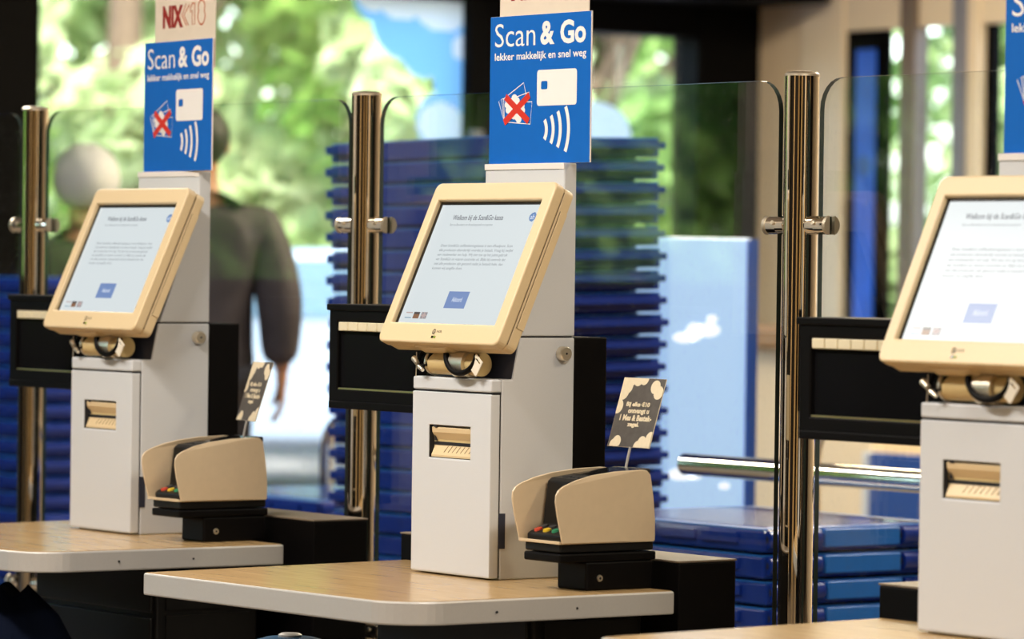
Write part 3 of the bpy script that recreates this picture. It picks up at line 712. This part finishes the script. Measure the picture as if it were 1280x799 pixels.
    for v0, v1, mt in ((.903, .922, 'lcd_blk'), (.922, .940, 'lcd_brown'), (.940, .958, 'lcd_brown')):
        bm = NB(); poly(bm, rect4(U(.13), U(.19), V(v1), V(v0)), yy); obj('flag_stripe', bm, M[mt], mon)
    bm = NB(); poly(bm, rect4(U(.205), U(.265), V(.958), V(.903)), -.0004); obj('flag_field', bm, M['lcd_text2'], mon)
    bm = NB()
    for a, b, d in ((.205, .265, .9305), ): strip(bm, [(U(a), V(d)), (U(b), V(d))], .003, yy)
    strip(bm, [(U(.235), V(.958)), (U(.235), V(.903))], .004, yy); strip(bm, [(U(.205), V(.958)), (U(.265), V(.903))], .0015, yy); strip(bm, [(U(.205), V(.903)), (U(.265), V(.958))], .0015, yy)
    obj('flag_cross', bm, M['lcd_red'], mon)
    bm = NB(); poly(bm, [(U(.905), V(.115)), (U(.92), V(.135)), (U(.945), V(.142)), (U(.968), V(.115)), (U(.968), V(.085)), (U(.945), V(.062)), (U(.92), V(.070)), (U(.905), V(.09))], -.0004); obj('shop_logo', bm, M['lcd_logo'], mon)
    T_('logo_text', 'lcd_white', [('ah', .917, .955, .082, .122, .02)])
    # maker's mark and status light on the bezel
    bm = NB(); cx = bx0+W0*.455; cz = bz0+.0215
    strip(bm, [(cx+.0045*cos(2*pi*k/18), cz+.0045*sin(2*pi*k/18)) for k in range(18)], .0013, -.0098, True); strip(bm, [(cx-.001, cz-.0035), (cx+.0005, cz+.0038)], .0018, -.0098); strip(bm, [(cx, cz), (cx+.0035, cz-.002)], .0013, -.0098)
    text(bm, 'NCR', cx+.008, cx+.0225, cz-.0018, cz+.0028, -.0099); obj('maker_mark', bm, M['darkprint'], mon)
    obj('status_light', B(cx-.002, cx+.010, -.0103, -.009, cz-.0122, cz-.0082), M['led'], mon)
    obj('light_mask', B(cx-.002, cx+.004, -.0106, -.009, cz-.0122, cz-.0082), M['screen_black'], mon)
    return t

# ------------------------------------------------------------------ sign boards
SW, SH = .30, .265
def make_sign(label):
    t = thing('information_sign', label, 'sign', (0, 0, T+.729), 0, 'blue signs on the kiosks')
    obj('board', B(0, SW, 0, .003, 0, SH), M['signedge'], t, bevel=.0008)
    obj('face', B(.0006, SW-.0012, -.0004, .0, .0004, SH-.0004), M['signblue'], t)
    obj('holder', B(.02, KW-.03, .003, .009, -.0005, .04), M['kiosk'], t)
    U = lambda u: u*SW
    V = lambda v: (1-v)*SH
    y = -.0008
    bm = NB(); text(bm, 'Scan', U(.05), U(.455), V(.208), V(.050), y, -.004); obj('thin_lettering', bm, M['white'], t)
    bm = NB(); text(bm, '&', U(.505), U(.645), V(.208), V(.048), y, .034); text(bm, 'Go', U(.70), U(.95), V(.208), V(.048), y, .034); obj('bold_lettering', bm, M['white'], t)
    bm = NB(); text(bm, 'lekker makkelijk en snel weg', U(.05), U(.955), V(.315), V(.248), y, .016); obj('small_lettering', bm, M['white'], t)
    bm = NB(); poly(bm, rrect(U(.478), U(.868), V(.615), V(.375), .006), y); cd = obj('bank_card', bm, M['white'], t)
    bm = NB(); poly(bm, rrect(U(.52), U(.582), V(.505), V(.45), .003), y-.0004); obj('chip', bm, M['signblue'], cd)
    bm = NB()
    cx, cz = U(.47), V(.775)
    for r, h in ((.032, .026), (.052, .037), (.073, .048), (.097, .060)):
        a = math.asin(min(.95, h/ (r*1.15))) * .78
        strip(bm, [(cx+r*cos(q)*1.0, cz+h/sin(a)*sin(q)*.66) for q in [-a+2*a*k/10 for k in range(11)]], .0085, y)
    obj('wave_symbol', bm, M['white'], t)
    bm = NB(); W_ = .0016
    def P(u, v): return (U(u), V(v))
    strip(bm, [P(.14, .56), P(.345, .455), P(.375, .555)], W_, y)
    strip(bm, [P(.16, .575), P(.40, .52), P(.41, .56)], W_, y)
    strip(bm, [P(.16, .585), P(.43, .585), P(.415, .735), P(.155, .715), P(.095, .575), P(.125, .56), P(.15, .69)], W_, y)
    strip(bm, [P(.125, .56), P(.145, .555), P(.155, .70)], W_, y)
    obj('banknote_outline', bm, M['white'], t)
    bm = NB()
    for u, v in ((.255, .555), (.28, .575), (.185, .60), (.195, .635), (.215, .615), (.33, .61), (.335, .64), (.31, .625), (.25, .675), (.285, .685), (.30, .70), (.265, .62)): disc(bm, U(u), V(v), .0085, .0066, y-.0002)
    obj('coin', bm, M['white'], t)
    bm = NB(); strip(bm, [P(.165, .545), P(.40, .715)], .0125, y-.0006); strip(bm, [P(.155, .72), P(.405, .54)], .0125, y-.0007); obj('red_cross', bm, M['red'], t)
    return t
def make_card(label):
    t = thing('age_limit_card', label, 'sign', (0, 0, T+.729), 0, 'cream cards above the blue signs')
    obj('card', B(.034, .298, .0045, .0060, SH-.06, .47), M['signcard'], t)
    y = .0043
    bm = NB(); text(bm, 'NIX', .068, .158, SH+.027, SH+.073, y, .06); obj('bold_lettering', bm, M['maroon'], t)
    bm = NB(); z0, z1 = SH+.030, SH+.074
    strip(bm, [(.171, z1), (.153, (z0+z1)/2), (.173, z0)], .003, y-.0001); strip(bm, [(.186, z1-.002), (.162, (z0+z1)/2), (.182, z0)], .003, y-.0001)
    strip(bm, [(.189, z1-.010), (.199, z1), (.209, z1), (.209, z0+.001), (.198, z0+.001), (.198, z1-.014), (.190, z1-.018)], .003, y, True)
    strip(bm, [(.238+(.0175-.0055*math.exp(-((sin(a)-.12)/.28)**2))*cos(a)*(1.0 if abs(cos(a)) < .999 else 1), (z0+z1)/2+.002+.0245*sin(a)) for a in [2*pi*k/40 for k in range(40)]], .0034, y, True)
    obj('outline_lettering', bm, M['orange'], t)
    return t

# ------------------------------------------------------------------ payment terminal and promo card
def make_terminal(label):
    t = thing('payment_terminal', label, 'payment terminal', (0, 0, T), 0, 'payment terminals')
    mb = obj('mount_box', B(.418, .500, .012, .155, 0, .0492), M['black'], t, bevel=.004)
    bm = NB(); tube(bm, [(.4995, .040, .021), (.5025, .040, .021)], [.0062, .0055], 16); lk = obj('lock', bm, M['nickel'], mb); bm = NB(); tube(bm, [(.5024, .040, .021), (.5028, .040, .021)], .0022, 8); obj('keyhole', bm, M['gap'], mb)
    pl = obj('swivel_plate', B(.400, .502, -.046, .160, .0492, .0640), M['black'], t, bevel=.003)
    obj('terminal_base', B(.398, .4985, -.042, .157, .0655, .0810), M['darkplastic'], t, bevel=.003)
    # body: low keypad in front, raised display head behind
    bm = NB(); prism(bm, [(-.036, .083), (-.037, .094), (-.030, .098), (-.004, .1078), (.001, .150), (.005, .182), (.013, .1875), (.152, .2045), (.154, .083)], 'x', .396, .4945)
    bd = obj('terminal_body', bm, M['darkplastic'], t, bevel=.003)
    nrm = Vector((0, -.346, .938))
    for row, cols in enumerate((('keyred', 'keyyellow', 'keygreen'), ('keygrey',)*3)):
        for k, mt in enumerate(cols):
            y = -.024+row*.0115; z = .098+(y+.030)*.3684; x = .4130+k*.0245
            bm = NB(); tube(bm, [(x, y, z-.001), (x, y-.001, z+.0028)], [.0080, .0070], 10); kk = obj('key', bm, M[mt], bd)
    bm = NB(); prism(bm, [(.055, .1925), (.138, .2027), (.138, .2036), (.055, .1934)], 'x', .402, .489); obj('display', bm, M['blackgloss'], bd)
    for x in (.416, .4375, .459):
        bm = NB(); prism(bm, [(.022, .1885), (.034, .1899), (.034, .1909), (.022, .1895)], 'x', x, x+.013); obj('function_key', bm, M['gap'], bd)
    # privacy shield: two cheeks and a lip in one bent sheet
    prof = [(-.044, .0815), (-.056, .128), (-.0605, .152), (-.0595, .164), (-.054, .172), (-.043, .1785), (-.015, .188), (.02, .1955), (.07, .2010), (.124, .2030), (.138, .2015), (.146, .194), (.153, .155), (.157, .118), (.157, .0815)]
    bm = NB()
    for x0, flare in ((.388, -1), (.4985, 1)):
        def X(p, s): return x0+s*.0035+flare*max(0, (.04-p[0]))*.06
        A = [bm.verts.new((X(p, 0), p[0], p[1])) for p in prof]; D = [bm.verts.new((X(p, 1), p[0], p[1])) for p in prof]; n = len(prof)
        bm.faces.new(A); bm.faces.new(D[::-1])
        for i in range(n): bm.faces.new((A[i], D[i], D[(i+1) % n], A[(i+1) % n]))
    prism(bm, [(-.0475, .0800), (-.0475, .0860), (-.043, .0836), (.155, .0836), (.155, .0800)], 'x', .387, .5025)
    obj('privacy_shield', bm, M['hood'], t, bevel=.0012, label='beige curved privacy shield')
    return t
def make_promo(label, w_, h_, tilt):
    t = thing('promotion_card', label, 'card', (0, 0, T), 0, 'promotion cards on sticks')
    st = .0385
    bm = NB(); tube(bm, [(0, 0, .1985), (.003, .003, .22), (.0055, .0058, .2388)], .0023, 8); obj('stick', bm, M['edge'], t, label='thin grey stick')
    cd = obj('card', B(-w_/2, w_/2, 0, .0012, 0, h_), M['cardgrey'], t); cd.location = (.0, .005, .2385); cd.rotation_euler = (-tilt, 0, 0)
    U = lambda u: (u-.5)*w_
    V = lambda v: (1-v)*h_
    bm = NB(); y = -.0004; rx = .11*w_; rz = .10*h_
    def bl(u, v, k=1):
        pts = [(min(w_/2, max(-w_/2, U(u)+rx*k*cos(2*pi*q/16))), min(h_, max(0, V(v)+rz*k*sin(2*pi*q/16)))) for q in range(16)]
        bm2 = NB(); poly(bm2, pts, y-.00001*len(cd.children)); obj('coin_print', bm2, M['cardcream'], cd)
    for u, v, k in ((.06, .04, 1.2), (.2, .03, 1.0), (.36, .02, 1.0), (.5, .01, .9), (.06, .2, 1.3), (.14, .13, 1.1), (.02, .42, 1.1), (.80, .12, 1.0), (.90, .2, 1.0), (.20, .93, .9), (.14, .98, .9), (.80, .92, .9), (.90, .98, 1.2), (.98, .86, 1.0), (.72, .99, .9)): bl(u, v, k)
    bm = NB()
    for s, a, b, v0, v1 in (('Bij elke €10', .22, .78, .345, .435), ('ontvangt u', .30, .80, .445, .535), ('1 Mes & Bestek-', .14, .90, .535, .625), ('zegel.', .36, .64, .640, .725)):
        text(bm, s, U(a), U(b), V(v1), V(v0), -.0012, .05)
    obj('lettering', bm, M['cardcream'], cd)
    obj('card_edge', B(-w_/2-.0004, w_/2+.0006, .0002, .0014, -.0004, h_+.0004), M['cardcream'], cd)
    return t
def make_block(label):
    t = thing('low_plinth', label, 'plinth', (0, 0, 0), 0, 'black plinths behind the counters')
    obj('body', B(-.300, .532, .186, .312, 0, T+.0440), M['black'], t, bevel=.003)
    obj('top_plate', B(-.301, .533, .185, .313, T+.0440, T+.0475), M['plinth_top'], t, bevel=.001)  # tan colour stands in for the highlight on the black top
    return t

k2 = make_kiosk('middle self checkout kiosk, sharpest of the three, with beige touch screen')
c2 = make_counter('middle checkout counter with wood top, its rounded front corner toward the viewer')
s2 = make_sign('blue sign on the middle kiosk, largest and fully readable')
a2 = make_card('cream card above the middle blue sign, cut off by the photo edge')
t2 = make_terminal('beige payment terminal standing on the middle counter')
p2 = make_promo('grey promotion card on the middle payment terminal', .116, .123, .30); p2.location = (.436, .142, T)
b2 = make_block('black plinth behind the middle counter')
K1 = (-1.2834, .0479); K3 = (1.3593, -.0117)
def at(o, x, y, lb, rz=0):
    c = dup(o); c.location = (o.location.x+x, o.location.y+y, o.location.z); c.rotation_euler.z = rz; c['label'] = lb; return c
at(k2, *K1, 'left self checkout kiosk, slightly blurred, in front of the walking man', .002)
at(k2, *K3, 'right self checkout kiosk, cut off by the right edge of the photo')
at(c2, -1.255, .03, 'left checkout counter with wood top and grey metal edge')
at(c2, 1.385, -.05, 'right checkout counter, only its wood top corner showing at the bottom')
s2.location.x = -.006; s2.location.y = .165; a2.location.x = -.018; a2.location.y = .165
s1 = at(s2, K1[0]+.006, K1[1], 'blue sign on the left kiosk, in front of green trees', -R(4.4))
a1 = at(a2, K1[0]+.020, K1[1], 'cream card with NIX18 lettering above the left blue sign', -R(4.4))
at(s2, K3[0]+.004, K3[1], 'blue sign on the right kiosk, cut off by the photo edge'); at(a2, K3[0], K3[1], 'cream card above the right blue sign, outside the frame')
at(t2, -1.301, .055, 'beige payment terminal standing on the left counter')
pp = at(p2, -1.303, .055, 'grey promotion card on the left payment terminal', R(-12)); pp.scale = (.93, 1, .98)
at(t2, 1.37, -.04, 'beige payment terminal on the right counter, outside the frame')
at(b2, -1.20, .05, 'black plinth behind the left counter')
at(b2, K3[0], K3[1], 'black plinth behind the right counter')

# dark bag and blue lid under the counters
bm = NB(); rnd = random.Random(8)
pts = []
n1, n2 = 28, 12
for j in range(n2+1):
    v = j/n2
    for i in range(n1):
        a = 2*pi*i/n1; k = 1+.10*sin(5*a+3*v)+.06*sin(9*a+1.3)
        rr = (.20*math.sqrt(sin(min(1, .02+v*1.6)*pi*.5)))*k
        pts.append(bm.verts.new((rr*1.25*cos(a), rr*.85*sin(a), (.65+.012*sin(3*a))*(1-v))))
for j in range(n2):
    for i in range(n1): bm.faces.new((pts[j*n1+i], pts[j*n1+(i+1) % n1], pts[(j+1)*n1+(i+1) % n1], pts[(j+1)*n1+i])).smooth = True
bm.faces.new(pts[:n1]); bm.faces.new(pts[-n1:][::-1])
o = obj('cloth_bag', bm, M['navycloth']); o.location = (-.96, -.27, 0); tag(o, 'dark navy cloth bag bulging under the left counter', 'bag')
t = thing('bucket', 'blue lidded bucket just showing below the middle counter', 'bucket', (-.235, -.10, .0))
bm = NB(); lathe(bm, [(.085, 0), (.10, .562)], 28); obj('body', bm, M['bluelid'], t)
bm = NB(); lathe(bm, [(.104, .560), (.104, .573), (.085, .596), (.045, .608), (.001, .611)], 28); ld = obj('lid', bm, M['bluelid'], t)
bm = NB(); lathe(bm, [(.022, .605), (.022, .613), (.016, .616)], 16); obj('lid_knob', bm, M['edge'], ld)

# ------------------------------------------------------------------ people
def skinned(name, chains, mt, parent, sub=2, smooth=True):
    """chains: list of (parent key or None, [(key, co, (rx, ry))...]); one continuous skin surface"""
    me = bpy.data.meshes.new(name); bm = NB(); lay = bm.verts.layers.skin.verify(); vs = {}
    first = True
    for par, ch in chains:
        prev = vs.get(par)
        for key, co, r in ch:
            v = bm.verts.new(co); v[lay].radius = r if isinstance(r, tuple) else (r, r)
            if first: v[lay].use_root = True; first = False
            vs[key] = v
            if prev: bm.edges.new((prev, v))
            prev = v
    bm.to_mesh(me); bm.free(); me.materials.append(mt)
    o = bpy.data.objects.new(name, me); C.objects.link(o); o.parent = parent
    sk = o.modifiers.new('skin', 'SKIN'); sk.use_smooth_shade = True; sk.branch_smoothing = .4
    s = o.modifiers.new('sub', 'SUBSURF'); s.levels = sub; s.render_levels = sub
    return o
def hand_chains(side, wrist, par, down=Vector((0, 0, -1))):
    """five separate, curled fingers growing from a palm"""
    x, y, z = wrist; s = side; ch = []
    ch.append((par, [('palm', (x, y-.005, z-.04), (.020, .034)), ('knuck', (x, y-.01, z-.085), (.015, .036))]))
    for k, (dy, L) in enumerate(((-.030, .062), (-.011, .072), (.009, .068), (.028, .052))):
        ch.append(('knuck', [('f%da' % k, (x, y-.01+dy, z-.098), .0085), ('f%db' % k, (x-s*.010, y-.012+dy, z-.098-L*.5), .0080), ('f%dc' % k, (x-s*.030, y-.012+dy, z-.098-L*.85), .0072)]))
    ch.append(('palm', [('ta', (x-s*.006, y-.045, z-.05), .0105), ('tb', (x-s*.016, y-.062, z-.082), .0095), ('tc', (x-s*.026, y-.060, z-.105), .0085)]))
    return ch
def person(loc, rz, label, hgt, hair_mt, jacket_mt, lean=0, extra=None, step=.16, bush=1.0):
    t = thing('person', label, 'person', loc, rz); k = hgt/1.78
    # local: faces -Y
    def P(x, y, z): return (x*k, y*k-lean*max(0, z-.9), z*k)
    body = [(None, [('pelvis', P(0, 0, .95), (.15*k, .11*k)), ('waist', P(0, 0, 1.08), (.14*k, .10*k)), ('chest', P(0, .01, 1.30), (.165*k, .115*k)), ('collar', P(0, .01, 1.46), (.10*k, .075*k)), ('neck', P(0, 0, 1.53), (.055*k, .058*k)), ('head0', P(0, -.02, 1.60), (.058*k, .07*k)), ('head1', P(0, -.012, 1.67), (.075*k, .092*k)), ('head2', P(0, -.005, 1.735), (.060*k, .075*k))])]
    for s, st in ((-1, step), (1, -step)):
        body.append(('pelvis', [('hip%d' % s, P(s*.095, 0, .88), .088*k), ('knee%d' % s, P(s*.10, -st*.55, .49), .058*k), ('ankle%d' % s, P(s*.10, -st*.6+.03, .09), .040*k), ('heel%d' % s, P(s*.10, -st*.6+.0, .045), .042*k), ('toe%d' % s, P(s*.11, -st*.6-.16, .035), (.036*k, .028*k))]))
        sw = -s*.07
        body.append(('chest', [('sh%d' % s, P(s*.19, .01, 1.41), .062*k), ('elb%d' % s, P(s*.265, .03+sw*.3, 1.13), .044*k), ('wr%d' % s, P(s*.27, -.04+sw, .90), .028*k)]))
    skinned('body', body, M['skin'], t)
    # face, ears
    hd = Vector(P(0, -.012, 1.655))
    bm = NB()
    for s in (-1, 1): ellipsoid(bm, hd+Vector((s*.080*k, .012, 0)), (.012, .022, .032), 10, 8)
    ellipsoid(bm, hd+Vector((0, -.105*k, -.012)), (.014, .018, .024), 10, 8); obj('face_features', bm, M['skin'], t)
    bm = NB()
    for s in (-1, 1): ellipsoid(bm, hd+Vector((s*.032*k, -.090*k, .022)), (.012, .008, .007), 8, 6)
    obj('eye', bm, M['hair_dark'], t)
    bm = NB(); ellipsoid(bm, hd+Vector((0, -.090*k, -.055)), (.024, .01, .006), 8, 6); obj('mouth', bm, M['red'], t)
    bm = NB(); ellipsoid(bm, hd+Vector((0, .020*k, .028)), (.092*k*bush, .108*k*bush, .098*k*bush), 20, 14)
    for v in bm.verts:
        q = v.co-hd
        if q.y < -.045*k and q.z < .055: v.co.y = hd.y-.045*k
        if bush > 1.1 and q.z < -.07: v.co.z = hd.z-.07-.3*(-.07-q.z)
        n_ = noise.noise(v.co*28)*.006; v.co += q.normalized()*n_
    obj('hair', bm, hair_mt, t)
    # clothing: jacket with sleeves, trousers, shoes
    jk = [(None, [('j00', P(0, 0, .74), (.21*k, .16*k)), ('j0', P(0, 0, .90), (.200*k, .15*k)), ('j1', P(0, 0, 1.08), (.195*k, .145*k)), ('j2', P(0, .01, 1.30), (.215*k, .155*k)), ('j3', P(0, .01, 1.45), (.130*k, .10*k)), ('j4', P(0, .005, 1.50), (.072*k, .072*k))])]
    for s in (-1, 1):
        sw = -s*.07
        jk.append(('j2', [('js%d' % s, P(s*.21, .01, 1.40), .092*k), ('je%d' % s, P(s*.262, .03+sw*.3, 1.13), .086*k), ('jw%d' % s, P(s*.262, -.035+sw, .925), .062*k)]))
    skinned('jacket', jk, jacket_mt, t)
    tr = [(None, [('t0', P(0, 0, .94), (.155*k, .118*k))])]
    for s, st in ((-1, step), (1, -step)): tr.append(('t0', [('th%d' % s, P(s*.095, 0, .85), .100*k), ('tk%d' % s, P(s*.10, -st*.55, .49), .072*k), ('ta%d' % s, P(s*.10, -st*.6+.03, .11), .058*k)]))
    skinned('trousers', tr, M['trousers'], t)
    for s, st in ((-1, step), (1, -step)):
        bm = NB(); y0 = P(0, -st*.6, 0)[1]; x0 = s*.105*k
        prism(bm, [(y0+.06, 0), (y0+.065, .08), (y0+.0, .10), (y0-.10, .06), (y0-.20, .045), (y0-.215, .0)], 'x', x0-.045, x0+.045); obj('shoe', bm, M['black'], t, bevel=.015, seg=3)
    for s in (-1, 1):
        w_ = P(s*.27, -.04-s*.07, .90)
        skinned('hand', [(None, [('w', (w_[0], w_[1], w_[2]+.02), .026)])]+hand_chains(s, w_, 'w'), M['skin'], t, sub=1)
    if extra: extra(t, P)
    return t
# facing away from the camera: local -Y turned toward the window
away = math.atan2(fwd.y, fwd.x)+pi/2
person((-5.70, 3.11, 0), away+.12, 'person walking away in a dark mottled jacket behind the left kiosk', 1.80, M['hair_dark'], M['jacket_dark'])
def strap(t, P):
    bm = NB(); tube(bm, [P(-.16, -.10, 1.42), P(-.10, .05, 1.47), P(.02, .165, 1.32), P(.14, .175, 1.16), P(.22, .10, 1.02)], .035, 10); obj('shoulder_strap', bm, M['brownstrap'], t)
person((-6.53, 3.15, 0), away+.5, 'person with grey hair and black jacket near the far left post', 1.66, M['hair_grey'], M['jacket_black'], extra=strap, bush=1.35)
